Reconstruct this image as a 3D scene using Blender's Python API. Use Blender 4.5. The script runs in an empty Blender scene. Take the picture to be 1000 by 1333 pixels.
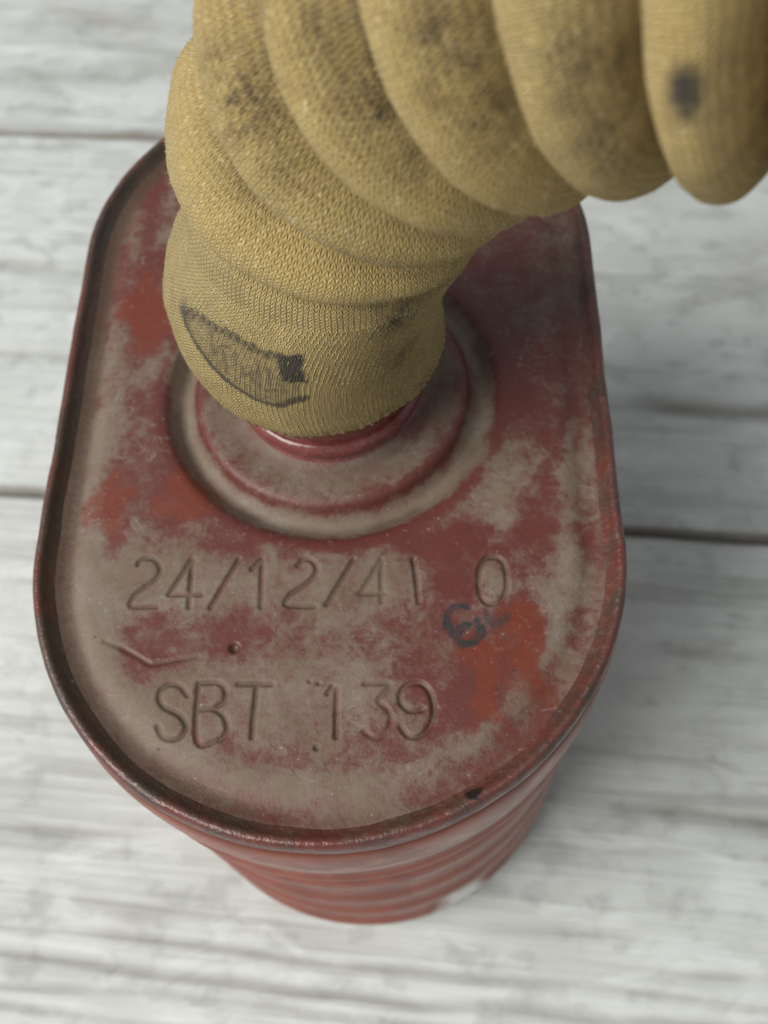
import bpy, bmesh, math, random
import numpy as np
from mathutils import Matrix, Vector

# ------------------------------------------------------------------ scene, camera, light
sc = bpy.context.scene
C = sc.collection
MM = 0.001
ZT = 122.5                       # height of the canister's rim above the table, mm

cam_d = bpy.data.cameras.new('camera')
cam = bpy.data.objects.new('camera', cam_d); C.objects.link(cam); sc.camera = cam
cam.matrix_world = Matrix(((0.99882955, 0.02138507, 0.04338436, 0.01569779),
                           (0.00074172, 0.89007512, -0.45581326, -0.0963594),
                           (-0.04836294, 0.45531193, 0.88901747, 0.14130729 + ZT * MM),
                           (0, 0, 0, 1)))
cam_d.sensor_fit = 'HORIZONTAL'; cam_d.sensor_width = 36.0; cam_d.lens = 36.0 * 1.34465
cam_d.clip_start = 0.005; cam_d.clip_end = 20
cam_d.dof.use_dof = True; cam_d.dof.focus_distance = 0.132; cam_d.dof.aperture_fstop = 48.4 / 1.5
cam_d.dof.aperture_blades = 0

w = bpy.data.worlds.new('World'); sc.world = w; w.use_nodes = True
bg = w.node_tree.nodes['Background']
bg.inputs['Color'].default_value = (0.90, 0.96, 1.0, 1); bg.inputs['Strength'].default_value = 0.36

def area(name, loc, target, size, power, col):
    d = bpy.data.lights.new(name, 'AREA'); d.shape = 'RECTANGLE'
    d.size, d.size_y = size; d.energy = power; d.color = col
    o = bpy.data.objects.new(name, d); C.objects.link(o); o.location = loc
    o.rotation_euler = (Vector(target) - Vector(loc)).to_track_quat('-Z', 'Y').to_euler()
    return o
area('window_light', (-0.98, -0.52, 1.28), (0, 0, 0.1), (1.1, 1.1), 38, (1.0, 0.985, 0.95))

vs = sc.view_settings
vs.view_transform = 'Standard'; vs.look = 'None'; vs.exposure = 0.0; vs.gamma = 1.0
vs.use_curve_mapping = False

rng = np.random.default_rng(41)

# ------------------------------------------------------------------ helpers
def mesh_obj(name, verts, faces, mat, parent=None, smooth=True, attrs=None, uv=None):
    me = bpy.data.meshes.new(name)
    v = np.asarray(verts, dtype=np.float64)
    me.from_pydata(v.tolist(), [], faces.tolist() if hasattr(faces, 'tolist') else faces)
    me.update()
    if smooth:
        me.polygons.foreach_set('use_smooth', [True] * len(me.polygons))
    for k, a in (attrs or {}).items():
        at = me.attributes.new(k, 'FLOAT', 'POINT'); at.data.foreach_set('value', np.asarray(a, dtype=np.float32).ravel())
    if uv is not None:
        li = np.zeros(len(me.loops), dtype=np.int32); me.loops.foreach_get('vertex_index', li)
        ul = me.uv_layers.new(name='UVMap'); ul.data.foreach_set('uv', np.asarray(uv, dtype=np.float32)[li].ravel())
    me.materials.append(mat)
    o = bpy.data.objects.new(name, me); C.objects.link(o)
    if parent is not None: o.parent = parent
    return o

def empty(name, label, cat, loc=(0, 0, 0)):
    o = bpy.data.objects.new(name, None); C.objects.link(o); o.location = loc
    o.empty_display_size = 0.01
    o['label'] = label; o['category'] = cat
    return o

def grid_faces(nu, nv, wrap=False):
    """rows nv, columns nu; index = j*nu+i"""
    i = np.arange(nu if wrap else nu - 1); j = np.arange(nv - 1)
    I, J = np.meshgrid(i, j); I2 = (I + 1) % nu
    return np.stack([J * nu + I, J * nu + I2, (J + 1) * nu + I2, (J + 1) * nu + I], -1).reshape(-1, 4)

def catmull(pts, n):
    p = np.asarray(pts, float); p = np.vstack([2 * p[0] - p[1], p, 2 * p[-1] - p[-2]])
    out = []
    for i in range(1, len(p) - 2):
        t = np.linspace(0, 1, n, endpoint=False)[:, None]
        a, b, c, d = p[i - 1], p[i], p[i + 1], p[i + 2]
        out.append(0.5 * (2 * b + (c - a) * t + (2 * a - 5 * b + 4 * c - d) * t ** 2 + (3 * b - a - 3 * c + d) * t ** 3))
    return np.vstack(out + [p[-2:-1]])

def smoothstep(a, b, x):
    t = np.clip((x - a) / (b - a), 0, 1); return t * t * (3 - 2 * t)

def vnoise(x, y, seed=0):
    """smooth value noise on arrays"""
    def h(i, j):
        n = (i * 374761393 + j * 668265263 + seed * 1442695041) & 0xffffffff
        n = ((n ^ (n >> 13)) * 1274126177) & 0xffffffff
        return ((n ^ (n >> 16)) & 0xffff) / 65535.0
    xi = np.floor(x).astype(np.int64); yi = np.floor(y).astype(np.int64)
    fx = x - xi; fy = y - yi; fx = fx * fx * (3 - 2 * fx); fy = fy * fy * (3 - 2 * fy)
    return (h(xi, yi) * (1 - fx) + h(xi + 1, yi) * fx) * (1 - fy) + (h(xi, yi + 1) * (1 - fx) + h(xi + 1, yi + 1) * fx) * fy

def fbm(x, y, seed=0, oct=4):
    s = 0; a = 0.5
    for k in range(oct):
        s = s + a * vnoise(x * 2 ** k, y * 2 ** k, seed + k * 17); a *= 0.5
    return s / (1 - 0.5 ** oct)

# stadium: half length SL (mm), radius SR
SL, SR = 28.57, 45.0
def stadium(r, n):
    """n points of the stadium outline of radius r, evenly spaced, with outward normals (mm)"""
    per = 4 * SL + 2 * math.pi * r
    t = np.arange(n) / n * (4 * SL + 2 * math.pi * SR); out = np.zeros((n, 2)); nr = np.zeros((n, 2))
    for k, s in enumerate(t):
        q = math.pi * SR
        if s < 2 * SL: p = (r, -SL + s); m = (1, 0)
        elif s < 2 * SL + q:
            a = (s - 2 * SL) / SR; m = (math.cos(a), math.sin(a)); p = (r * m[0], SL + r * m[1])
        elif s < 4 * SL + q: p = (-r, SL - (s - 2 * SL - q)); m = (-1, 0)
        else:
            a = math.pi + (s - 4 * SL - q) / SR; m = (math.cos(a), math.sin(a)); p = (r * m[0], -SL + r * m[1])
        out[k] = p; nr[k] = m
    return out, nr

def seg_dist(X, Y, poly):
    d = np.full(X.shape, 1e9)
    for (x0, y0), (x1, y1) in zip(poly[:-1], poly[1:]):
        dx, dy = x1 - x0, y1 - y0; L2 = dx * dx + dy * dy + 1e-9
        t = np.clip(((X - x0) * dx + (Y - y0) * dy) / L2, 0, 1)
        d = np.minimum(d, np.hypot(X - x0 - t * dx, Y - y0 - t * dy))
    return d

# ------------------------------------------------------------------ node helpers
class NT:
    def __init__(s, name):
        s.m = bpy.data.materials.new(name); s.m.use_nodes = True; s.t = s.m.node_tree
        s.b = s.t.nodes['Principled BSDF']
    def n(s, typ, **kw):
        nd = s.t.nodes.new(typ)
        for k, v in kw.items(): setattr(nd, k, v)
        return nd
    def link(s, a, b): s.t.links.new(a, b)
    def setin(s, sock, v):
        if hasattr(v, 'is_output'): s.link(v, sock)
        elif isinstance(v, (tuple, list)) and len(v) == 3 and sock.type == 'RGBA': sock.default_value = (*v, 1)
        else: sock.default_value = v
    def math(s, op, a, b=0.0, c=0.0, clamp=False):
        nd = s.n('ShaderNodeMath', operation=op); nd.use_clamp = clamp
        s.setin(nd.inputs[0], a); s.setin(nd.inputs[1], b); s.setin(nd.inputs[2], c)
        return nd.outputs[0]
    def attr(s, name):
        nd = s.n('ShaderNodeAttribute'); nd.attribute_name = name; return nd.outputs['Fac']
    def coord(s, which='Object', scale=(1, 1, 1), rot=(0, 0, 0)):
        tc = s.n('ShaderNodeTexCoord'); mp = s.n('ShaderNodeMapping')
        s.link(tc.outputs[which], mp.inputs[0]); mp.inputs['Scale'].default_value = scale; mp.inputs['Rotation'].default_value = rot
        return mp.outputs[0]
    def noise(s, vec, scale, detail=4, rough=0.55, dist=0.0):
        nd = s.n('ShaderNodeTexNoise'); s.link(vec, nd.inputs['Vector'])
        nd.inputs['Scale'].default_value = scale; nd.inputs['Detail'].default_value = detail
        nd.inputs['Roughness'].default_value = rough; nd.inputs['Distortion'].default_value = dist
        return nd.outputs['Fac']
    def ramp(s, fac, lo, hi, a=0.0, b=1.0):
        nd = s.n('ShaderNodeMapRange'); nd.interpolation_type = 'SMOOTHSTEP'
        s.setin(nd.inputs['Value'], fac); nd.inputs['From Min'].default_value = lo; nd.inputs['From Max'].default_value = hi
        nd.inputs['To Min'].default_value = a; nd.inputs['To Max'].default_value = b
        return nd.outputs[0]
    def mix(s, fac, a, b):
        nd = s.n('ShaderNodeMix', data_type='RGBA'); s.setin(nd.inputs[0], fac); s.setin(nd.inputs[6], a); s.setin(nd.inputs[7], b)
        return nd.outputs[2]
    def bump(s, h, strength, dist, prev=None):
        nd = s.n('ShaderNodeBump'); s.link(h, nd.inputs['Height']); nd.inputs['Strength'].default_value = strength
        nd.inputs['Distance'].default_value = dist
        if prev is not None: s.link(prev, nd.inputs['Normal'])
        return nd.outputs[0]
    def out(s, color=None, rough=None, normal=None, metal=None, spec=None):
        for k, v in (('Base Color', color), ('Roughness', rough), ('Normal', normal), ('Metallic', metal), ('Specular IOR Level', spec)):
            if v is not None: s.setin(s.b.inputs[k], v)
        return s.m

RED_CLEAN = (0.150, 0.029, 0.014)
RED_DULL = (0.108, 0.027, 0.022)
DUST = (0.182, 0.163, 0.112)
DUST_GREY = (0.225, 0.203, 0.158)
BROWN = (0.075, 0.045, 0.028)

def mat_plate():
    t = NT('worn_red_paint_under_dust')
    co = t.coord('Object')
    d = t.attr('dust'); st = t.attr('stroke'); ink = t.attr('ink'); grime = t.attr('grime')
    n1 = t.noise(co, 230, 6, 0.62, 0.6); n2 = t.noise(co, 900, 5, 0.6); n3 = t.noise(co, 2600, 3, 0.6); n4 = t.noise(co, 90, 4, 0.6, 1.0)
    # dust cover: macro attribute + ragged noise
    k = t.math('ADD', d, t.math('MULTIPLY', t.math('SUBTRACT', n1, 0.5), 1.2))
    k = t.math('ADD', k, t.math('MULTIPLY', t.math('SUBTRACT', n2, 0.5), 1.25))
    k = t.math('ADD', k, t.math('MULTIPLY', t.math('SUBTRACT', n3, 0.5), 0.35))
    veil = t.ramp(k, -0.25, 1.10)
    n5 = t.noise(co, 420, 6, 0.68, 0.8)
    k = t.math('ADD', k, t.math('MULTIPLY', t.math('SUBTRACT', n5, 0.5), 1.5))
    veil = t.ramp(k, -0.30, 1.10)
    k2 = t.math('ADD', t.math('MULTIPLY', d, 0.55), t.math('ADD', t.math('MULTIPLY', n5, 0.9), t.math('MULTIPLY', n3, 0.15)))
    crisp = t.ramp(k2, 0.62, 0.74)                                   # flaky patches with hard edges
    cov = t.math('ADD', t.math('MULTIPLY', veil, 0.70), t.math('MULTIPLY', crisp, 0.20), clamp=True)
    cov = t.math('MULTIPLY', cov, t.math('SUBTRACT', 1.0, t.math('MULTIPLY', t.ramp(t.math('ADD', t.attr('clean'), t.math('MULTIPLY', t.math('SUBTRACT', n5, 0.5), 1.6)), 0.15, 0.95), 0.85)))
    red = t.mix(t.ramp(t.math('ADD', t.attr('clean'), t.math('MULTIPLY', t.math('SUBTRACT', n1, 0.5), 1.6)), 0.15, 0.95), RED_DULL, RED_CLEAN)
    red = t.mix(t.ramp(n2, 0.35, 0.75, 0, 0.35), red, (0.10, 0.024, 0.02))
    dust = t.mix(t.ramp(n4, 0.35, 0.65), DUST, DUST_GREY)
    dust = t.mix(t.ramp(n3, 0.3, 0.7, 0.0, 0.35), dust, (0.145, 0.110, 0.075))
    col = t.mix(t.math('MULTIPLY', cov, 0.80), red, dust)
    # pale chalky specks and little scuffs
    sp = t.ramp(t.noise(co, 1500, 2, 0.5), 0.70, 0.78)
    col = t.mix(t.math('MULTIPLY', sp, 0.35), col, (0.42, 0.39, 0.33))
    scf = t.math('MULTIPLY', t.ramp(t.noise(co, 330, 5, 0.7, 1.5), 0.585, 0.62), t.ramp(n4, 0.45, 0.6))
    col = t.mix(t.math('MULTIPLY', scf, 0.22), col, (0.31, 0.285, 0.24))
    dk = t.ramp(t.noise(co, 1150, 2, 0.5, 0.3), 0.70, 0.76)
    col = t.mix(t.math('MULTIPLY', dk, 0.75), col, (0.045, 0.03, 0.022))
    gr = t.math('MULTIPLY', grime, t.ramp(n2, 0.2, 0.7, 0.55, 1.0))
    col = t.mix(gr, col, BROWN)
    stf = t.math('MULTIPLY', st, t.ramp(n1, 0.25, 0.65, 0.9, 0.5))
    col = t.mix(stf, col, t.mix(t.ramp(n4, 0.4, 0.6), (0.065, 0.042, 0.026), (0.10, 0.034, 0.024)))
    inkf = t.math('MULTIPLY', ink, t.ramp(n2, 0.36, 0.56, 0.5, 1.0))
    col = t.mix(inkf, col, (0.022, 0.024, 0.026))
    h = t.math('ADD', t.math('MULTIPLY', n2, 0.5), t.math('ADD', t.math('MULTIPLY', n3, 0.4), t.math('MULTIPLY', cov, 0.6)))
    nm = t.bump(h, 0.5, 0.00022)
    rg = t.math('ADD', t.math('MULTIPLY', cov, 0.32), t.math('ADD', 0.42, t.math('MULTIPLY', n2, 0.1)))
    return t.out(col, rg, nm, spec=0.45)

def mat_body():
    t = NT('red_painted_tin_body')
    co = t.coord('Object'); n1 = t.noise(co, 120, 5, 0.6, 0.6); n2 = t.noise(co, 700, 4, 0.6); glint_f = t.attr('white'); gr = t.attr('grime'); cl = t.attr('worn')
    col = t.mix(t.ramp(n1, 0.40, 0.66), (0.235, 0.042, 0.016), (0.180, 0.036, 0.020))
    col = t.mix(t.math('MULTIPLY', cl, t.ramp(t.noise(co, 200, 3, 0.5), 0.35, 0.75, 0.1, 0.4)), col, (0.140, 0.055, 0.042))
    col = t.mix(t.ramp(n2, 0.66, 0.74, 0, 0.4), col, (0.28, 0.20, 0.15))
    col = t.mix(gr, col, (0.07, 0.035, 0.022))
    col = t.mix(t.math('MULTIPLY', glint_f, t.ramp(n2, 0.2, 0.45)), col, (0.62, 0.60, 0.55))  # pale highlight painted into the body colour
    nm = t.bump(n2, 0.25, 0.0002)
    return t.out(col, t.ramp(n1, 0.3, 0.7, 0.26, 0.40), nm, spec=0.5)

def mat_rim():
    t = NT('worn_dark_red_rim')
    co = t.coord('Object'); n1 = t.noise(co, 160, 5, 0.65, 0.5); n2 = t.noise(co, 900, 4, 0.6); n3 = t.noise(co, 2400, 2, 0.5); gr = t.attr('grime'); du = t.attr('dust'); ch = t.attr('chip')
    col = t.mix(t.ramp(n1, 0.40, 0.62), (0.125, 0.030, 0.023), (0.060, 0.030, 0.023))
    col = t.mix(t.math('MULTIPLY', du, t.ramp(n2, 0.35, 0.7)), col, DUST)
    col = t.mix(t.ramp(n2, 0.55, 0.74, 0, 0.4), col, (0.20, 0.10, 0.08))
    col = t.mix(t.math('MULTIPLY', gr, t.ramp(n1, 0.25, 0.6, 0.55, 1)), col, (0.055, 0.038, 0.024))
    bare = t.ramp(t.math('ADD', t.math('MULTIPLY', n2, 0.6), t.math('MULTIPLY', n1, 0.4)), 0.62, 0.70)
    col = t.mix(bare, col, (0.30, 0.25, 0.23))
    col = t.mix(ch, col, (0.012, 0.009, 0.008))
    nm = t.bump(t.math('ADD', n2, t.math('MULTIPLY', n3, 0.5)), 0.5, 0.0004)
    return t.out(col, t.ramp(n1, 0.3, 0.7, 0.26, 0.5), nm, metal=t.math('MULTIPLY', bare, 0.75), spec=0.6)

def mat_neck():
    t = NT('glossy_red_neck_paint')
    co = t.coord('Object'); n1 = t.noise(co, 260, 5, 0.6, 0.6); n2 = t.noise(co, 1000, 4, 0.6)
    col = t.mix(t.ramp(n1, 0.35, 0.65), (0.14, 0.032, 0.028), (0.18, 0.046, 0.042))
    col = t.mix(t.ramp(n2, 0.50, 0.72, 0, 0.4), col, (0.22, 0.14, 0.11))
    nm = t.bump(n2, 0.3, 0.0002)
    return t.out(col, t.ramp(n1, 0.3, 0.7, 0.14, 0.30), nm, spec=0.7)

def mat_knit(name, cuff=False):
    t = NT(name)
    tc = t.n('ShaderNodeUVMap'); tc.uv_map = 'UVMap'
    co = t.coord('Object')
    sep = t.n('ShaderNodeSeparateXYZ'); t.link(tc.outputs[0], sep.inputs[0])
    ksc = 1.0 if cuff else 0.95                                       # the stretched sleeve shows larger stitches
    wob = t.noise(co, 240, 3, 0.6)
    wob2 = t.noise(co, 700, 2, 0.6)
    wb = t.math('MULTIPLY', t.math('SUBTRACT', wob, 0.5), 1.1)
    u = t.math('ADD', t.math('MULTIPLY', sep.outputs[0], ksc), t.math('ADD', wb, t.math('MULTIPLY', t.math('SUBTRACT', wob2, 0.5), 0.45)))
    v = t.math('ADD', t.math('MULTIPLY', sep.outputs[1], ksc), t.math('MULTIPLY', wb, 1.3))
    x = t.math('SUBTRACT', t.math('FRACT', u), 0.5)
    ax = t.math('ABSOLUTE', x)
    leg = t.math('MULTIPLY', t.math('SUBTRACT', ax, 0.25), 4.0)
    legh = t.math('SUBTRACT', 1.0, t.math('MULTIPLY', leg, leg))                    # two strands per wale
    ph = t.math('MULTIPLY', t.math('ADD', v, t.math('MULTIPLY', ax, 1.5)), 6.28318)
    row = t.math('ADD', 0.5, t.math('MULTIPLY', t.math('SINE', ph), 0.5))
    wale = t.math('ADD', 0.5, t.math('MULTIPLY', t.math('COSINE', t.math('MULTIPLY', x, 6.28318)), 0.5))
    k = t.math('MULTIPLY', t.math('POWER', t.math('MAXIMUM', legh, 0.0), 0.7), t.math('ADD', 0.12, t.math('MULTIPLY', row, 0.88)))
    h = t.math('ADD', t.math('MULTIPLY', k, 0.75), t.math('MULTIPLY', wale, 0.22 if cuff else 0.15))
    fib = t.noise(co, 4200, 3, 0.65)
    hh = t.math('ADD', h, t.math('MULTIPLY', fib, 0.7))
    big = t.noise(co, 55, 4, 0.55, 0.3); mid = t.noise(co, 320, 4, 0.6)
    col = t.mix(t.ramp(big, 0.35, 0.68), (0.70, 0.520, 0.200) if cuff else (0.53, 0.385, 0.142), (0.63, 0.475, 0.190) if cuff else (0.465, 0.350, 0.138))
    col = t.mix(t.ramp(mid, 0.42, 0.72, 0, 0.40), col, (0.42, 0.285, 0.105))
    col = t.mix(t.ramp(h, 0.02, 0.60, 0.50 if cuff else 0.45, 0.0), col, (0.215, 0.140, 0.048))      # darker between the stitches
    col = t.mix(t.ramp(t.noise(co, 1400, 3, 0.6), 0.55, 0.72, 0, 0.45), col, (0.78, 0.64, 0.36))
    col = t.mix(t.ramp(t.noise(co, 2100, 3, 0.65), 0.56, 0.72, 0, 0.40), col, (0.20, 0.135, 0.05))
    sn = t.math('MULTIPLY', t.attr('stain_shade'), t.ramp(t.math('ADD', t.math('MULTIPLY', mid, 0.5), t.math('MULTIPLY', t.noise(co, 1300, 3, 0.6), 0.5)), 0.38, 0.60, 0.25, 1.0))
    col = t.mix(sn, col, (0.075, 0.050, 0.028))  # stain colour; on the sleeve it also paints crease shade
    ik = t.math('MULTIPLY', t.attr('ink'), t.ramp(t.math('ADD', h, t.math('MULTIPLY', fib, 0.6)), 0.30, 0.65, 0.85, 1.0))
    col = t.mix(ik, col, (0.020, 0.021, 0.024))
    nm = t.bump(hh, 1.0, 0.0007 if cuff else 0.00030)
    t.b.inputs['Sheen Weight'].default_value = 0.12; t.b.inputs['Sheen Roughness'].default_value = 0.6
    return t.out(col, 0.95, nm, spec=0.12)

def mat_fuzz():
    t = NT('khaki_cotton_fibre'); return t.out((0.50, 0.40, 0.19), 0.9, spec=0.1)

def mat_plank():
    t = NT('whitewashed_wood')
    tc = t.n('ShaderNodeTexCoord'); oi = t.n('ShaderNodeObjectInfo')
    off = t.n('ShaderNodeVectorMath', operation='ADD'); t.link(tc.outputs['Object'], off.inputs[0])
    cmb = t.n('ShaderNodeCombineXYZ'); t.link(t.math('MULTIPLY', oi.outputs['Random'], 3.0), cmb.inputs[0]); t.link(cmb.outputs[0], off.inputs[1])
    def mp(sc_):
        m = t.n('ShaderNodeMapping'); m.inputs['Scale'].default_value = sc_; t.link(off.outputs[0], m.inputs[0]); return m.outputs[0]
    n1 = t.noise(mp((5, 60, 1)), 1, 6, 0.6, 0.8)
    n2 = t.noise(mp((12, 420, 1)), 1, 5, 0.65, 0.4)
    n3 = t.noise(mp((24, 36, 1)), 1, 6, 0.62, 0.4)
    n4 = t.noise(mp((90, 110, 1)), 1, 4, 0.6)
    cr = t.attr('crack')
    col = t.mix(t.ramp(n3, 0.3, 0.7), (0.585, 0.605, 0.58), (0.49, 0.505, 0.48))
    thin = t.ramp(t.math('ADD', t.math('MULTIPLY', n1, 0.6), t.math('MULTIPLY', n2, 0.4)), 0.48, 0.66)
    col = t.mix(t.math('MULTIPLY', thin, 0.62), col, (0.27, 0.27, 0.25))
    col = t.mix(t.ramp(n4, 0.50, 0.68, 0, 0.5), col, (0.31, 0.315, 0.30))
    col = t.mix(t.ramp(t.noise(mp((30, 70, 1)), 1, 5, 0.65, 1.2), 0.52, 0.62, 0, 0.45), col, (0.66, 0.68, 0.66))
    col = t.mix(t.ramp(t.noise(mp((7, 14, 1)), 1, 4, 0.6, 0.6), 0.56, 0.70, 0, 0.45), col, (0.30, 0.275, 0.235))
    col = t.mix(t.math('MULTIPLY', cr, t.ramp(n3, 0.25, 0.6, 0.7, 1.0)), col, (0.165, 0.150, 0.125))
    h = t.math('ADD', n2, t.math('MULTIPLY', n1, 1.2))
    nm = t.bump(h, 0.5, 0.0012)
    return t.out(col, 0.62, nm, spec=0.3)

M_plate, M_body, M_rim, M_neck = mat_plate(), mat_body(), mat_rim(), mat_neck()
M_cuff, M_sleeve, M_fuzz, M_plank = mat_knit('khaki_knit_cuff', True), mat_knit('khaki_knit_sleeve'), mat_fuzz(), mat_plank()

# ------------------------------------------------------------------ tabletop of whitewashed planks
table = bpy.data.objects.new('tabletop', None); C.objects.link(table); table['kind'] = 'structure'
table.rotation_euler.z = math.radians(-5.6)
table.empty_display_size = 0.05
# y limits of each plank at x = 0 (mm, along the tabletop's own axes) and cracks [(x0, y0, x1, y1, width, depth, strength)]
def to_tab(x, y):
    a = math.radians(4.7); return (x * math.cos(a) - y * math.sin(a), x * math.sin(a) + y * math.cos(a))
SEAMS = [-258.0, -109.5, 37.9, 183.4, 332.0, 470]
CRACKS = [(62, -38.5, 240, -39.5, 2.4, 1.8, 1.0), (-250, -81.5, 240, -80, 1.2, .9, .5), (-250, -97, 200, -95.5, 1.3, .9, .45), (-260, -57, -40, -55.5, 1.6, 0.8, 0.30), (30, -69, 75, -68.5, 1.8, 0.9, 0.30), (60, -75, 200, -73.5, 1.4, 0.9, 0.35),
          (-250, -86.5, 230, -85.5, 1.5, 1.0, 0.55), (-250, -91.5, 120, -91, 1.3, 0.9, 0.5),
          (50, 81, 250, 79, 3.0, 1.2, 0.8), (-260, 126, -60, 122, 3.0, 1.2, 0.5), (40, 5, 200, 3, 2.5, .6, 0.18), (-240, 88, -80, 86, 2.2, 0.5, 0.2),
          (40, 130, 190, 133, 3, .5, .12), (-190, 208, -50, 226, 7, 0.8, 0.55), (-200, 250, -70, 240, 5, .6, .25), (60, -20, 180, -22, 2.0, .5, .18), (-230, -20, -60, -22, 2, .4, .12), (-230, 12, -60, 10, 2.0, .5, .16)]
for k in range(len(SEAMS) - 1):
    y0, y1 = SEAMS[k] + 0.12, SEAMS[k + 1] - 0.12
    X0, X1 = -430.0, 430.0
    xs = np.linspace(X0, X1, 173); ys = np.unique(np.concatenate([[y0, y0 + .35, y0 + .8, y0 + 1.5], np.linspace(y0 + 2.2, y1 - 2.2, 190), [y1 - 1.5, y1 - .8, y1 - .35, y1]]))
    X, Y = np.meshgrid(xs, ys)
    wig = (fbm(X / 60, Y * 0 + k * 7, 3, 3) - 0.5) * 2.0
    Yw = Y
    e = np.minimum(Y - y0, y1 - Y)
    Z = -1.7 * (1 - np.clip(e / 1.7, 0, 1)) ** 1.3 + (fbm(X / 45, Y / 5, 5 + k, 4) - 0.5) * 0.7 - 0.35
    cr = smoothstep(3.0, 0.8, e + (fbm(X / 18, Y / 3, 15, 3) - .5) * 2.0) * 0.95
    for (cx0, cy0, cx1, cy1, cw, cd, cs) in CRACKS:
        t_ = np.clip((X - cx0) / (cx1 - cx0), 0, 1)
        yy = cy0 + (cy1 - cy0) * t_ + (fbm(X / 40, X * 0 + cy0, 9, 3) - 0.5) * 5
        fade = smoothstep(cx0 - 5, cx0 + 25, X) * (1 - smoothstep(cx1 - 25, cx1 + 5, X))
        g = np.exp(-((Y - yy) / cw) ** 2) * fade * (0.45 + 0.55 * smoothstep(.3, .6, fbm(X / 22, X * 0 + cy1, 13, 3)))
        Z -= cd * g; cr = np.maximum(cr, cs * g)
    Z = np.minimum(Z, 0.0)
    nu, nv = len(xs), len(ys)
    V = np.stack([X, Yw, Z], -1).reshape(-1, 3)
    F = grid_faces(nu, nv).tolist()
    # sides and underside
    ring = [i for i in range(nu)] + [j * nu + nu - 1 for j in range(1, nv)] + [(nv - 1) * nu + i for i in range(nu - 2, -1, -1)] + [j * nu for j in range(nv - 2, 0, -1)]
    low = V[ring].copy(); low[:, 2] = -18.0; b0 = len(V); nr_ = len(ring)
    for i in range(nr_):
        j = (i + 1) % nr_; F.append([ring[j], ring[i], b0 + i, b0 + j])
    F.append([b0 + i for i in range(nr_)][::-1])
    V = np.vstack([V, low]); crv = np.concatenate([cr.ravel(), np.full(nr_, 0.8)])
    mesh_obj('plank', V * MM, F, M_plank, table, attrs={'crack': crv})

# ------------------------------------------------------------------ the canister
can = empty('filter_canister', 'dusty red oblong tin canister stamped 24/12/41 and SBT 139 standing on white planks', 'canister')

LETTERS = [
  [(-29.1,-31.2),(-28.7,-30.5),(-27.8,-30.2),(-26.5,-30.6),(-25.6,-31.9),(-26.0,-33.6),(-27.8,-35.1),(-29.1,-36.4),(-29.3,-38.1),(-25.5,-38.2)],
  [(-20.8,-30.6),(-23.8,-36.3),(-18.9,-36.4)], [(-20.7,-30.6),(-20.6,-38.4)], [(-13.5,-30.8),(-17.3,-38.5)], [(-11.4,-32.4),(-9.9,-30.8),(-9.7,-38.6)],
  [(-4.4,-32.0),(-3.4,-30.9),(-2.1,-31.4),(-1.5,-32.8),(-2.2,-34.3),(-4.2,-35.8),(-5.6,-37.0),(-5.8,-38.4),(-1.7,-38.7)],
  [(4.1,-31.2),(0.2,-38.4)], [(8.3,-31.1),(5.2,-36.7),(8.8,-36.8)], [(8.3,-31.1),(8.4,-38.0)], [(13.2,-31.3),(13.6,-34.6),(13.9,-38.3)],
  [(27.1,-35.1),(27.1,-35.9),(26.9,-36.7),(26.7,-37.4),(26.4,-38.0),(26.0,-38.4),(25.5,-38.7),(24.8,-38.8),(24.2,-38.7),(23.7,-38.4),(23.4,-38.0),(23.1,-37.4),(23.0,-36.6),(22.9,-35.8),(22.9,-35.0),(23.0,-34.1),(23.1,-33.3),(23.3,-32.6),(23.7,-32.0),(24.0,-31.5),(24.5,-31.2),(25.2,-31.2),(25.9,-31.3),(26.3,-31.6),(26.7,-32.0),(26.9,-32.7),(27.1,-33.4),(27.1,-34.2),(27.1,-35.1)],
  [(-19.6,-52.1),(-20.7,-50.8),(-22.1,-50.4),(-23.4,-51.1),(-23.7,-52.4),(-22.8,-53.8),(-20.5,-55.0),(-19.4,-56.7),(-20.0,-58.1),(-21.3,-58.5),(-22.7,-58.0),(-23.5,-56.6)],
  [(-18.1,-50.3),(-17.7,-58.8),(-14.7,-58.7),(-13.7,-57.9),(-13.5,-56.8),(-14.2,-55.1),(-15.7,-54.2),(-17.7,-54.2)], [(-18.1,-50.3),(-15.4,-50.3),(-14.1,-51.4),(-14.2,-53.1),(-15.7,-54.2)],
  [(-12.3,-50.5),(-7.5,-50.6)], [(-9.6,-50.7),(-9.9,-58.3)],
  [(0.7,-52.1),(1.3,-51.1),(2.0,-51.4),(2.0,-58.4)], [(6.0,-50.7),(9.6,-50.9),(8.0,-53.2),(9.3,-54.6),(9.8,-56.4),(8.8,-58.1),(7.4,-58.6),(5.9,-57.7)],
  [(14.2,-54.6),(12.6,-54.8),(11.2,-53.8),(11.1,-52.2),(12.1,-51.0),(13.9,-50.8),(15.2,-52.0),(15.8,-54.5),(15.3,-56.8),(13.8,-58.4),(12.2,-58.4),(11.1,-57.1)]]
FAINT = {7, 8, 17}
SCRATCH = [(-32.7,-43.7),(-29.8,-44.8),(-25.4,-47.4),(-18.7,-46.2)]
INK = [[(20.9,-39.2),(19.2,-39.2),(18.1,-40.6),(18.4,-42.6),(19.4,-44.2),(20.7,-45.1),(22.2,-44.4),(23.1,-43.0),(22.6,-41.5)], [(19.4,-44.2),(19.6,-42.8),(20.8,-42.1)]]
DOTS = [(-13.3,-45.0,0.75),(-2.0,-50.3,.3),(-0.7,-50.6,.35),(-0.7,-59.9,.45)]
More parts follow.
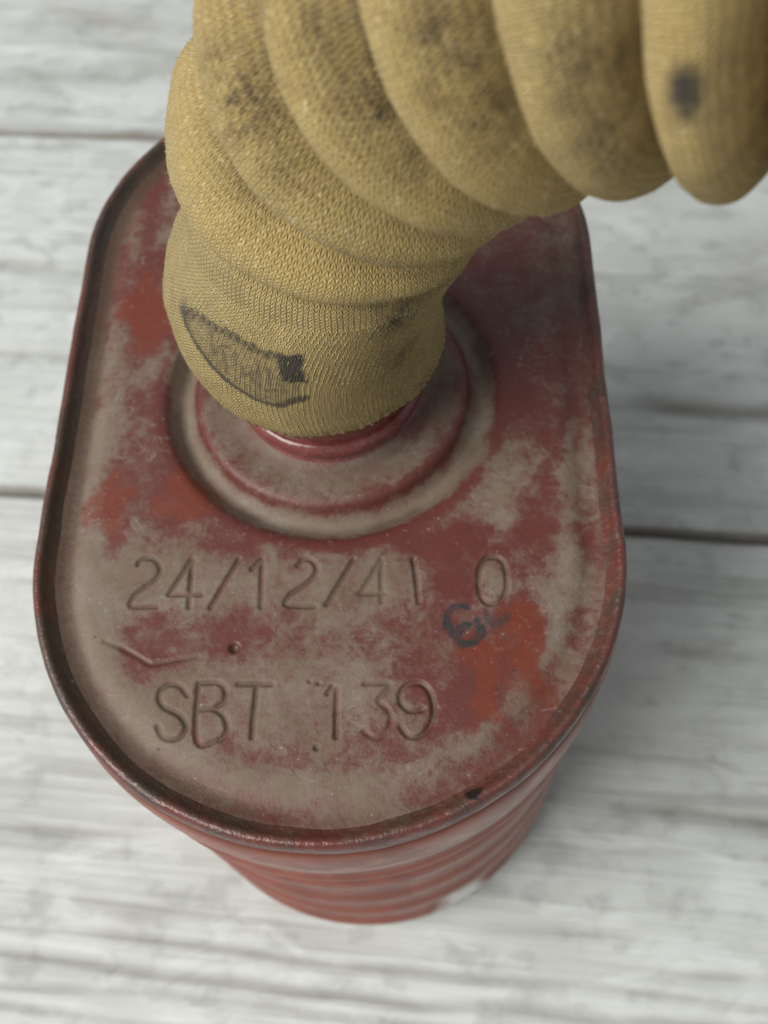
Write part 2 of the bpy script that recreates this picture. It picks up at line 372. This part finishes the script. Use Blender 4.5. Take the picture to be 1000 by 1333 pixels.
BLOBS = [(-33,18,5.1,10.1,-1),(-34,42,2.5,8.8,-0.8),(-34,-22,3.7,6.5,-1.1),(-23,-18,4.8,5.4,-1.1),(-11,-28,9.1,1.9,-0.7),(11,-28,12.5,1.9,-0.7),(21,-27,4.0,3.8,-0.9),(36,-13,2.5,10.1,-0.9),(32,-27,4.5,5.4,-0.9),(29,-3,4.5,8.1,-0.8),(39,3,4.5,8.1,-0.6),(19,-35,3.6,4.7,-0.9),(23,-50,3.4,7.4,-1.1),(29,-45,3.6,8.1,-1),(20,-55,4.5,5.4,-0.5),(-25,-44,6.8,3.4,-0.6),(-14,-43,5.7,2.7,-0.55),(5,-44,8.5,4.3,-0.5),(-5,-62,12.5,3.5,-0.55),(16,-55,6.8,8.1,-0.5),(26,-57,5.7,5.4,-0.35),(28,30,10.2,12.2,-0.6),(-19,-54,2.8,4.7,-0.3),(0,-55,2.5,4.1,-0.25),(12,-63,8.0,3.4,-0.4),(36,-41,1.6,8.1,-0.6),(27,-14,4.0,3.8,0.8),(38,-9,1.8,2.4,0.7),(28,-22,2.5,3.0,0.5),(-38,-7,2.5,16.2,0.6),(-24,-35,10.2,5.1,0.6),(-9,-35,9.1,5.4,0.5),(6,-34,8.0,5.4,0.5),(-20,-54,6.8,8.1,0.4),(-9,-53,8.0,6.8,0.5),(5,-54,6.8,6.8,0.5),(-32,-38,5.1,5.4,0.6),(25,-35,2.3,3.8,0.5),(32,-36,2.8,2.7,0.2),(-36,-29,2.3,8.1,0.5),(-29,-29,3.4,2.7,0.6),(-29,5,2.3,5.4,0.3)]

xs = np.arange(-43.2, 43.3, 0.2)
ys = np.concatenate([np.arange(-72, -61, 0.25), np.arange(-61, -28, 0.19), np.arange(-28, 0, 0.25), np.arange(0, 72.1, 0.5)])
X, Y = np.meshgrid(xs, ys)
yc = np.clip(Y, -SL, SL); D = SR - np.hypot(X, Y - yc)          # inset from the outer edge
RR = np.hypot(X, Y)
PZ = -1.5
prof = np.array([(0, -2.0), (2.0, -1.98), (3.0, -2.08), (4.2, -2.35), (5.4, -2.3), (6.6, -1.9), (7.8, -1.6), (9.2, -1.5), (60, -1.5)])
pc = catmull(prof[:-1], 8); Z = np.interp(D, np.append(pc[:, 0], 60), np.append(pc[:, 1], -1.5))
nk = np.array([(0, 3.0), (12, 3.0), (14.5, 2.2), (16.0, 1.35), (17.5, 0.95), (19.5, 1.15), (21.3, 1.2), (22.4, 0.6), (23.1, -0.9), (24.2, -2.0), (25.4, -2.15), (26.7, -1.3), (27.9, -0.25), (29.0, 0.0)])
nc = catmull(nk, 8); Z = Z + np.interp(RR, nc[:, 0], nc[:, 1], right=0.0)
Z += (fbm(X / 14, Y / 14, 31, 3) - 0.5) * 0.55 * smoothstep(5, 12, D) * smoothstep(24, 32, RR)   # uneven tin
Z += (fbm(X / 3.2, Y / 3.2, 37, 3) - 0.5) * 0.10
stroke = np.zeros(X.shape); ink = np.zeros(X.shape)
sub = (Y < -24)
Xs, Ys = X[sub], Y[sub]; zs = np.zeros(Xs.shape); ss = np.zeros(Xs.shape)
wob = 0.75 + 0.5 * fbm(Xs / 2.5, Ys / 2.5, 51, 3)
for i, L in enumerate(LETTERS):
    P = catmull(L, 5) if len(L) > 4 else np.array(L)
    d = seg_dist(Xs, Ys, [tuple(p) for p in P]); s_ = 0.62 if i in FAINT else 1.0
    g = (1 - smoothstep(0.12, 0.62, d)) * wob
    zs = np.minimum(zs, -0.38 * s_ * g + 0.03 * np.exp(-((d - 1.0) / 0.3) ** 2)); ss = np.maximum(ss, (1 - smoothstep(0.22, 0.55, d)) * s_ * np.minimum(1.0, wob * 1.15))
d = seg_dist(Xs, Ys, SCRATCH); zs -= 0.22 * (1 - smoothstep(0.1, 0.6, d)); ss = np.maximum(ss, 0.6 * (1 - smoothstep(0.15, 0.5, d)))
for (dx, dy, dr) in DOTS:
    dd = np.hypot(Xs - dx, Ys - dy); zs -= dr * 0.9 * (1 - smoothstep(dr * 0.4, dr * 1.4, dd)); ss = np.maximum(ss, (1 - smoothstep(dr * .6, dr * 1.3, dd)))
ii = np.zeros(Xs.shape)
for L in INK:
    ii = np.maximum(ii, 1 - smoothstep(0.45, 0.9, seg_dist(Xs, Ys, [tuple(p) for p in catmull(L, 4)]) + (fbm(Xs / 1.2, Ys / 1.2, 61, 3) - .5) * 0.9))
ii = np.maximum(ii, 0.6 * (1 - smoothstep(0.3, 0.9, seg_dist(Xs, Ys, [(23.8, -39.6), (23.7, -41.0), (24.6, -42.0), (26.0, -41.8), (26.9, -40.9)]) + (fbm(Xs / 1.2, Ys / 1.2, 63, 3) - .5) * 1.2)))
ii = np.maximum(ii, 0.30 * np.exp(-(((Xs - 25.2) / 2.1) ** 2 + ((Ys + 41.0) / 1.2) ** 2) ** 2))
Z[sub] += zs; stroke[sub] = ss; ink[sub] = ii
dust = np.full(X.shape, 0.31)
Xw = X + (fbm(X / 4.5, Y / 4.5, 141, 4) - 0.5) * 9; Yw_ = Y + (fbm(X / 4.5 + 50, Y / 4.5, 143, 4) - 0.5) * 9
for (bx, by, rx, ry, a) in BLOBS:
    dust += a * 0.75 * np.exp(-(((Xw - bx) / rx) ** 2 + ((Yw_ - by) / ry) ** 2))
clean = np.zeros(X.shape)
for (bx, by, rx, ry, a) in BLOBS:
    if a <= -1.0: clean = np.maximum(clean, np.exp(-((((Xw - bx) / rx) ** 2 + ((Yw_ - by) / ry) ** 2) ** 1.5)))
dust += (fbm(X / 7, Y / 7, 71, 4) - 0.5) * 0.9
dust += 0.45 * np.exp(-((D - 8.2) / 2.2) ** 2) * (0.3 + smoothstep(8, -30, Y))       # silt along the border gutter
dust += 0.85 * np.exp(-((RR - 25.3) / 1.7) ** 2) - 0.55 * np.exp(-((RR - 22.3) / 0.8) ** 2) - 0.5 * np.exp(-((RR - 28.7) / 1.0) ** 2)
dust += 0.25 * np.exp(-((RR - 18.5) / 2.0) ** 2)
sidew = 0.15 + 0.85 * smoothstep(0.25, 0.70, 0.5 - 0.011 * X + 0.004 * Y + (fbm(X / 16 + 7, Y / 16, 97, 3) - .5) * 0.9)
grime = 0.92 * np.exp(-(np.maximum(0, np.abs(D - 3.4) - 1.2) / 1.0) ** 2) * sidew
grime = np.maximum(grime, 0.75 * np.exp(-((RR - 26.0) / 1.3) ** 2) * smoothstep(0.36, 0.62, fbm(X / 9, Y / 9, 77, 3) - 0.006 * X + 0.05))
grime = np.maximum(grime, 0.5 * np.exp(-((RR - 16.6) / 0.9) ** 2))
keep = D > 1.9
nu = len(xs); F = grid_faces(nu, len(ys)); kf = keep.ravel(); F = F[kf[F].all(1)]
used = np.unique(F); remap = np.full(X.size, -1); remap[used] = np.arange(len(used))
V = np.stack([X, Y, Z + ZT], -1).reshape(-1, 3)[used]
sel = lambda a: a.ravel()[used]
plate = mesh_obj('top_plate', V * MM, remap[F], M_plate, can, attrs={'clean': sel(clean), 'dust': sel(dust), 'stroke': sel(stroke), 'ink': sel(ink), 'grime': sel(grime)})

def sweep(name, prof, n, mat, parent, attrf=None, wob=0.0, close_bottom=False):
    """prof: list of (radius, z) mm swept round the stadium"""
    rows = []; at = {}
    for j, (r, z) in enumerate(prof):
        p, nm = stadium(r, n)
        ang = np.arange(n) / n * 40
        dw = (fbm(ang, np.full(n, z / 6.0), 83, 4) - 0.5) * 2 * wob
        rows.append(np.c_[p + nm * dw[:, None], np.full(n, z) + (fbm(ang + 9, np.full(n, z / 4.0), 89, 3) - 0.5) * wob])
    V = np.vstack(rows); F = grid_faces(n, len(prof), True)[:, ::-1].tolist()
    if close_bottom: F.append([(len(prof) - 1) * n + i for i in range(n)])
    attrs = attrf(V, np.repeat([p[0] for p in prof], n), np.repeat([p[1] for p in prof], n)) if attrf else None
    W_ = V.copy(); W_[:, 2] += ZT
    return mesh_obj(name, W_ * MM, F, mat, parent, attrs=attrs)

rp = catmull([(43.6, -4.6), (44.9, -4.35), (45.3, -3.7), (45.35, -2.6), (45.3, -1.4), (45.05, -0.55), (44.65, -0.12), (44.15, -0.05), (43.7, -0.35), (43.3, -0.9), (42.8, -1.5), (42.0, -2.2)], 5)
def rim_attr(V, r, z):
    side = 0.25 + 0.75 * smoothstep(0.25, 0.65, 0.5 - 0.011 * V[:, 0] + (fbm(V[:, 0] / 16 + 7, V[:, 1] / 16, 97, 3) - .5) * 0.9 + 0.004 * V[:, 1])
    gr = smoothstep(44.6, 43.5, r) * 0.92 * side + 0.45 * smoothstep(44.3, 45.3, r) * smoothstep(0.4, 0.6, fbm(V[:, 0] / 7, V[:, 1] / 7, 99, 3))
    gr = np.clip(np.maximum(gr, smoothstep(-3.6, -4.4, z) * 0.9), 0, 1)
    du = 0.28 * smoothstep(0.35, 0.65, fbm(V[:, 0] / 9 + 3, V[:, 1] / 9, 91, 3)) * (r < 44.6)
    ch = 1 - smoothstep(0.7, 1.25, np.hypot((V[:, 0] - 20.9) / 1.15, (V[:, 1] + 66.6)) + (fbm(V[:, 0], V[:, 1], 93, 2) - .5))
    return {'grime': gr, 'dust': du, 'chip': ch}
sweep('rim_seam', [tuple(p) for p in rp], 900, M_rim, can, rim_attr, wob=0.26)

bp = [(42.8, -3.6), (44.6, -4.3), (45.5, -5.4), (45.9, -8), (45.9, -13), (45.5, -20), (45.0, -24), (44.8, -27.0), (45.1, -28.2), (45.4, -29.4), (45.1, -30.8), (44.1, -31.8), (43.6, -33)]
z = -34.0
while z > -100:
    bp += [(43.6, z), (43.6, z - 6.0), (44.3, z - 8.4), (44.7, z - 10.4), (44.3, z - 12.4), (43.6, z - 15.0)]; z -= 20.5
bp += [(43.4, -116.5), (43.4, -118), (43.3, -119), (43.4, -120.5), (43.2, -121.7), (42.6, -122.5)]
bpc = catmull(bp, 4)
def body_attr(V, r, z):
    wx, wy = V[:, 0] - 21, z + 108
    glint = 1 - smoothstep(0.5, 1.2, np.hypot(wx / 6.0, wy / 13.0) + (fbm(V[:, 0] / 3, z / 3, 95, 3) - .5) * .7)  # mask of a painted highlight low on the near right side
    glint *= (V[:, 1] < -30)
    gr = 0.55 * smoothstep(-2, -5.6, z) * smoothstep(-6.5, -4.5, z) + 0.5 * np.exp(-((z + 32.3) / 0.9) ** 2)
    worn = 0.12 + 0.88 * smoothstep(-27, -31, z) + 0.5 * np.exp(-((z + 29.4) / 0.7) ** 2)
    return {'white': glint, 'grime': np.clip(gr, 0, 1), 'worn': np.clip(worn, 0, 1)}
sweep('body', [tuple(p) for p in bpc], 360, M_body, can, body_attr, wob=0.05, close_bottom=True)

def lathe(name, prof, n, mat, parent, z0=0.0):
    a = np.arange(n) / n * 2 * math.pi
    V = np.vstack([np.c_[r * np.cos(a), r * np.sin(a), np.full(n, z + z0)] for r, z in prof])
    return mesh_obj(name, V * MM, grid_faces(n, len(prof), True), mat, parent)
lathe('neck', [tuple(p) for p in catmull([(16.6, -1.0), (15.9, -0.3), (15.2, 0.3), (14.5, 1.4), (14.2, 3.5), (14.1, 7), (14.1, 14), (14.1, 22), (13.2, 22.4), (13.0, 20), (13.0, 4)], 5)], 160, M_neck, can, ZT)
lathe('neck_bead', [tuple(p) for p in catmull([(14.0, 1.2), (14.8, 1.25), (15.35, 1.9), (15.5, 2.8), (15.3, 3.6), (14.7, 4.3), (14.0, 4.5)], 6)], 160, M_neck, can, ZT)

# ------------------------------------------------------------------ the hose
hose = empty('breathing_hose', 'khaki knitted corrugated hose arching up from the canister neck with a smooth stamped cuff', 'hose', (0, 0, ZT * MM))
PHI, TH0, K0, K1 = -0.4617, 0.0509, 24.41, -194.34
ds = 0.25
# heading of the hose along its length (S = 0 is 39 mm above the rim)
S_list, TH = [], []
s, th = 0.0, TH0
hh, zz = 0.0, 39.0
pts = []
phase = 0; H0 = ZT
straight = 0.0
while True:
    pts.append((s, hh, zz, th))
    if s < 125.6: th = TH0 + K0 * (s * MM) + 0.5 * K1 * (s * MM) ** 2
    elif phase == 0:
        th += 13.0 * ds * MM
        if th > 2.85: phase = 1
    elif phase == 1:
        # straight down until the curve back to level would meet the table
        Rb = 55.0
        drop = Rb * (1 - math.cos(th - math.pi / 2))
        if zz - drop <= 21.5 - ZT: phase = 2
    elif phase == 2:
        th -= ds / 55.0
        if th <= math.pi / 2: th = math.pi / 2; phase = 3; s_end = s + 60
    elif s > s_end: break
    hh += math.sin(th) * ds; zz += math.cos(th) * ds; s += ds
pts = np.array(pts)
S_END = pts[-1, 0]
U = np.array([math.cos(PHI), math.sin(PHI), 0.0])
def frame(s):
    h_ = np.interp(s, pts[:, 0], pts[:, 1]); z_ = np.interp(s, pts[:, 0], pts[:, 2]); t_ = np.interp(s, pts[:, 0], pts[:, 3])
    c = np.array([3.84, 0.8, 0.0]) + U * h_ + np.array([0, 0, z_])
    if s < 0:                                       # down to the neck
        k = np.clip(-s / 24.0, 0, 1.3); c = np.array([3.84, 0.8, 39.0]) * (1 - k) + np.array([-0.8, 0.5, 15.0]) * k
        c[0] -= 2.6 * 4 * k * max(0, 1 - k)
        t_ = TH0
    T = U * math.sin(t_) + np.array([0, 0, math.cos(t_)])
    N = U * math.cos(t_) - np.array([0, 0, math.sin(t_)])
    return c, T, N, np.cross(T, N)
NW = 168                                              # wales round the hose
NU = 360
angs = np.arange(NU + 1) / NU * 2 * math.pi            # seam vertex doubled for the UV
# valleys between the bulges, mm along the hose, and the crest radius of each bulge
VAL = np.concatenate([[4.6, 19.9, 31.3, 42.6, 53.9, 65.0], 74.6 + 11.0 * np.arange(59)])
bul_r = np.concatenate([[20.6, 21.1, 20.8, 20.2, 19.6], np.full(59, 19.7)]) + (rng.random(64) - 0.5) * 0.3
rows, uvs, ss_ = [], [], []
s = VAL[0]
svals = np.concatenate([np.arange(s, 100, 0.4), np.arange(100, S_END - 26, 1.0)])
for s in svals:
    c, T, N, B = frame(s)
    tilt = (fbm(np.cos(angs) * 1.3 + 5 + float(np.searchsorted(VAL, s)) * 3.1, np.sin(angs) * 1.3 + 5, 101, 3) - 0.5) * 1.1
    sx = s + tilt * 1.1 * min(1.0, (s - VAL[0]) / 4)
    sx = sx - 2.5 * np.maximum(0, -np.cos(angs)) ** 1.5 * float(smoothstep(8, 16, np.array(s)) * (1 - smoothstep(26, 44, np.array(s))))
    i = np.clip(np.searchsorted(VAL, sx, side='right') - 1, 0, len(VAL) - 2)
    f_ = (sx - VAL[i]) / (VAL[i + 1] - VAL[i]) - 0.5
    g_ = f_ + 0.5; wr = float(smoothstep(38, 54, np.array(s))); cst = 0.40 - 0.03 * wr; f2 = np.where(g_ < cst, (g_ - cst) / cst, (g_ - cst) / (1 - cst))
    lobe = np.maximum(0.0, 1 - (np.abs(f2) / 0.98) ** (2.1 + 0.7 * float(smoothstep(44, 60, np.array(s))))) ** np.where(f2 < 0, 0.48, 1.05 - 0.25 * wr)
    rc = bul_r[i]
    r = (rc - 12) + 12 * lobe + (fbm(np.cos(angs) * 3 + 9, np.sin(angs) * 3 + s / 9, 103, 3) - 0.5) * 0.7
    p = c + r[:, None] * (np.cos(angs)[:, None] * N + np.sin(angs)[:, None] * B)
    rows.append(p); uvs.append(np.c_[angs / (2 * math.pi) * NW, np.full(NU + 1, s / 0.62)]); ss_.append(np.full(NU + 1, s))
V = np.vstack(rows); UV = np.vstack(uvs); SS = np.concatenate(ss_); AA = np.tile(angs, len(svals))
F = grid_faces(NU + 1, len(svals))
def mark_blob(s0, a0, rs, ra, k=1.0, pw=2):
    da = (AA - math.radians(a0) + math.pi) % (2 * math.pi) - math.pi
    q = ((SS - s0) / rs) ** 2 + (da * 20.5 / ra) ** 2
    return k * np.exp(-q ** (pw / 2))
soil_shade = mark_blob(69.9, 266, 1.15, 2.4, 1.0, 3)
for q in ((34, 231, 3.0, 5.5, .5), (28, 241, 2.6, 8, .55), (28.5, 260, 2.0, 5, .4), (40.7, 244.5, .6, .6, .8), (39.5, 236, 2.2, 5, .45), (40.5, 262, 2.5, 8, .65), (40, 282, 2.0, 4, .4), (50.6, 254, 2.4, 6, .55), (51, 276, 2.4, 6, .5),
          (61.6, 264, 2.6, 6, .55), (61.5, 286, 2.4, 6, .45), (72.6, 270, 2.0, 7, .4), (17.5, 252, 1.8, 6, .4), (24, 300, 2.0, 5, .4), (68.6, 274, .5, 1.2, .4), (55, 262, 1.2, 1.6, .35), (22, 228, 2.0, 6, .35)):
    soil_shade = np.maximum(soil_shade, mark_blob(*q) * (0.35 + 1.75 * fbm(AA * 20 / 1.6, SS / 1.2, 131, 3)))  # soil blotches, doubling as painted shade beside the valleys
soil_shade = np.clip(soil_shade, 0, 1)
sleeve = mesh_obj('corrugated_sleeve', V * MM, F, M_sleeve, hose, attrs={'ink': 0.85 * mark_blob(69.9, 266, 1.1, 2.2, 1.0, 3), 'stain_shade': soil_shade}, uv=UV)
SLV = dict(V=V, S=SS, A=AA, soil_shade=soil_shade)

# smooth cuff over the neck
NUc = 592; angc = np.arange(NUc + 1) / NUc * 2 * math.pi
zc = np.arange(0, 30.6, 0.22)
cprof = catmull([(0, 19.4), (1.2, 19.5), (4, 19.65), (10, 19.85), (18, 19.8), (24, 19.3), (28, 18.4), (31, 15.5)], 6)
rows, uvs, zrow = [], [], []
rag = (fbm(angc * 24, angc * 0 + 2, 111, 3) - 0.5) * 1.0 + 0.05 * np.sin(angc * NW)
rag[-1] = rag[0]
def cuff_row(zv, dr=0.0):
    c, T, N, B = frame(-(24 - zv)) if zv < 24 else frame(zv - 24)
    r = np.interp(zv, cprof[:, 0], cprof[:, 1]) + dr
    r = r + (fbm(np.cos(angc) * 2 + 4, np.sin(angc) * 2 + zv / 9, 113, 3) - 0.5) * 0.8 + 0.10 * (0.5 + 0.5 * np.cos(angc * NW)) * (zv < 24)
    edge = np.exp(-zv / 0.9)
    r = r + edge * 0.08 * np.sin(angc * NW / 2)
    p = c + r[:, None] * (np.cos(angc)[:, None] * N + np.sin(angc)[:, None] * B)
    p = p + T * (rag * edge)[:, None]
    return p
for zv in (7.0, 4.0, 1.5, 0.3):                       # the turned-in lining behind the hem
    rows.append(cuff_row(zv, -1.3)); uvs.append(np.c_[angc / (2 * math.pi) * NW, np.full(NUc + 1, -zv / 0.62)]); zrow.append(np.full(NUc + 1, -zv))
for zv in zc:
    rows.append(cuff_row(zv)); uvs.append(np.c_[angc / (2 * math.pi) * NW, np.full(NUc + 1, zv / 0.62)]); zrow.append(np.full(NUc + 1, zv))
V = np.vstack(rows); UV = np.vstack(uvs); ZR = np.concatenate(zrow)
AZ = np.degrees(np.arctan2(V[:, 1], V[:, 0])); HZ = V[:, 2]
# ink stamp: arc, straight bar of lettering and a solid block, in (degrees round the cuff, mm above the rim)
def unroll(l): return [(a * 0.328, z) for a, z in l]
XA = AZ * 0.328
nz = (fbm(XA / 0.8, HZ / 0.8, 121, 3) - .5)
top = seg_dist(XA, HZ, unroll([(-148.2, 33.2), (-139.7, 34.3), (-131.2, 34.6), (-123.4, 34.8), (-116.5, 34.6), (-110.1, 34.1), (-104.1, 33.6), (-99.5, 34.0)]))
arcp = unroll([(-148.0, 32.6), (-144.5, 31.2), (-140.1, 29.9), (-131.6, 27.6), (-120.2, 24.9), (-109.4, 23.3), (-102.3, 23.0), (-92.3, 25.0)])
arc = seg_dist(XA, HZ, arcp)
dash = 0.70 + 0.30 * np.sin(XA * 5.2) * np.sin(HZ * 3.1 + 1)                     # the bar is a row of worn lettering
inkc = np.maximum(0.95 * (1 - smoothstep(0.35, 1.0, top + nz * 1.3)) * dash, 0.85 * (1 - smoothstep(0.2, 0.8, arc + nz * 0.6)))
inkc = np.maximum(inkc, 0.75 * (1 - smoothstep(0.35, 0.85, seg_dist(XA, HZ, unroll([(-104, 23.2), (-98.2, 24.2), (-92.1, 25.3)])) + nz * .8)))
blk = np.maximum(np.abs(XA - (-95.0 * 0.328)) - 1.45, np.abs(HZ - 31.7 - 0.1 * (XA + 31)) - 2.5)
inkc = np.maximum(inkc, 0.92 * (1 - smoothstep(-0.2, 0.55, blk + nz * 1.4)))
inkc = np.maximum(inkc, 0.9 * np.exp(-(((AZ + 146.5) / 4.5) ** 2 + ((HZ - 33.0) / 1.3) ** 2)))
for l in ([(-128.3, 30.0), (-126.6, 31.9), (-121.8, 32.7)], [(-118.5, 32.1), (-119.2, 29.4)], [(-115.9, 30.0), (-115.6, 28.3), (-111.4, 29.6), (-111.7, 27.5)], [(-108.4, 32.2), (-109.4, 26.7)], [(-106.6, 26.5), (-102.9, 26.7)], [(-130.6, 33.9), (-129.0, 29.9)], [(-124.5, 31.6), (-123.6, 27.6)], [(-104.5, 31), (-105, 28)]):
    inkc = np.maximum(inkc, 0.62 * (1 - smoothstep(0.12, 0.6, seg_dist(XA, HZ, unroll(l)) + nz * .9)))
lowb = np.interp(AZ, [-148, -140.1, -131.6, -120.2, -109.4, -102.3, -92.3], [32.6, 29.9, 27.6, 24.9, 23.3, 23.0, 25.0])
ins = (AZ > -148) & (AZ < -93) & (HZ < 34.5) & (HZ > lowb)
inkc = np.maximum(inkc, np.where(ins, 0.30 + nz * .55 + 0.12 * np.exp(-((HZ - lowb) / 2.2) ** 2), 0))          # thin grey wash inside the outline
stc = 0.8 * np.exp(-(((AZ + 52) / 10) ** 2 + ((HZ - 38) / 3.5) ** 2)) + 0.5 * np.exp(-(((AZ + 52) / 12) ** 2 + ((HZ - 27) / 4) ** 2)) + 0.35 * np.exp(-((HZ - 15.2) / 0.8) ** 2)
stc = np.clip(stc * (0.5 + fbm(XA / 1.5, HZ / 1.5, 123, 3)), 0, 1)
CUFF = V[4 * (NUc + 1):]
mesh_obj('cuff', V * MM, grid_faces(NUc + 1, len(rows)), M_cuff, hose, attrs={'ink': np.clip(inkc, 0, 1), 'stain_shade': stc}, uv=UV)

# plain cuff at the far end, lying on the table
rows, uvs = [], []
ec = [(S_END - 28, 17.2), (S_END - 25, 18.6), (S_END - 14, 18.9), (S_END - 1, 19.0), (S_END, 18.6), (S_END - 0.6, 17.2), (S_END - 16, 17.0)]
for s, r in ec:
    c, T, N, B = frame(s); p = c + r * (np.cos(angs)[:, None] * N + np.sin(angs)[:, None] * B)
    rows.append(p); uvs.append(np.c_[angs / (2 * math.pi) * NW, np.full(NU + 1, s / 0.62)])
V = np.vstack(rows)
mesh_obj('end_cuff', V * MM, grid_faces(NU + 1, len(rows)), M_cuff, hose, attrs={'ink': np.zeros(len(V)), 'stain_shade': np.zeros(len(V))}, uv=np.vstack(uvs))

# loose cotton fibres standing off the knit
def fuzz(V, n, NUp, nrow, seed, lo=0.35, hi=0.9):
    r = np.random.default_rng(seed)
    P = V.reshape(nrow, NUp, 3); j = r.integers(0, nrow - 1, n); i = r.integers(0, NUp - 1, n)
    p = P[j, i]; du = P[j, i + 1] - p; dv = P[j + 1, i] - p
    nn = np.cross(du, dv); nn /= np.linalg.norm(nn, axis=1)[:, None] + 1e-9
    tdir = r.normal(size=(n, 3)); side = np.cross(nn, tdir); side /= np.linalg.norm(side, axis=1)[:, None] + 1e-9
    L = r.uniform(lo, hi, n)[:, None]
    p0 = p + r.uniform(0, 1, (n, 1)) * du
    mid = p0 + nn * L * 0.45 + side * L * 0.25; tip = p0 + nn * L * 0.6 + side * L * 0.9
    wv = np.cross(side, nn) * 0.018
    return np.stack([p0 - wv - nn * 0.1, p0 + wv - nn * 0.1, mid + wv * .8, mid - wv * .8, tip], 1)
q1 = fuzz(CUFF, 7000, NUc + 1, len(CUFF) // (NUc + 1), 5, 0.18, 0.5)
nsl = int(np.searchsorted(svals, 62)); q2 = fuzz(SLV['V'][: nsl * (NU + 1)], 15000, NU + 1, nsl, 6, 0.2, 0.6)
Q = np.concatenate([q1, q2]); nq = len(Q); base = np.arange(nq) * 5
FF = [f for b in base.tolist() for f in ((b, b + 1, b + 2, b + 3), (b + 3, b + 2, b + 4))]
fz = mesh_obj('fuzz', Q.reshape(-1, 3) * MM, FF, M_fuzz, hose)
fz['kind'] = 'stuff'
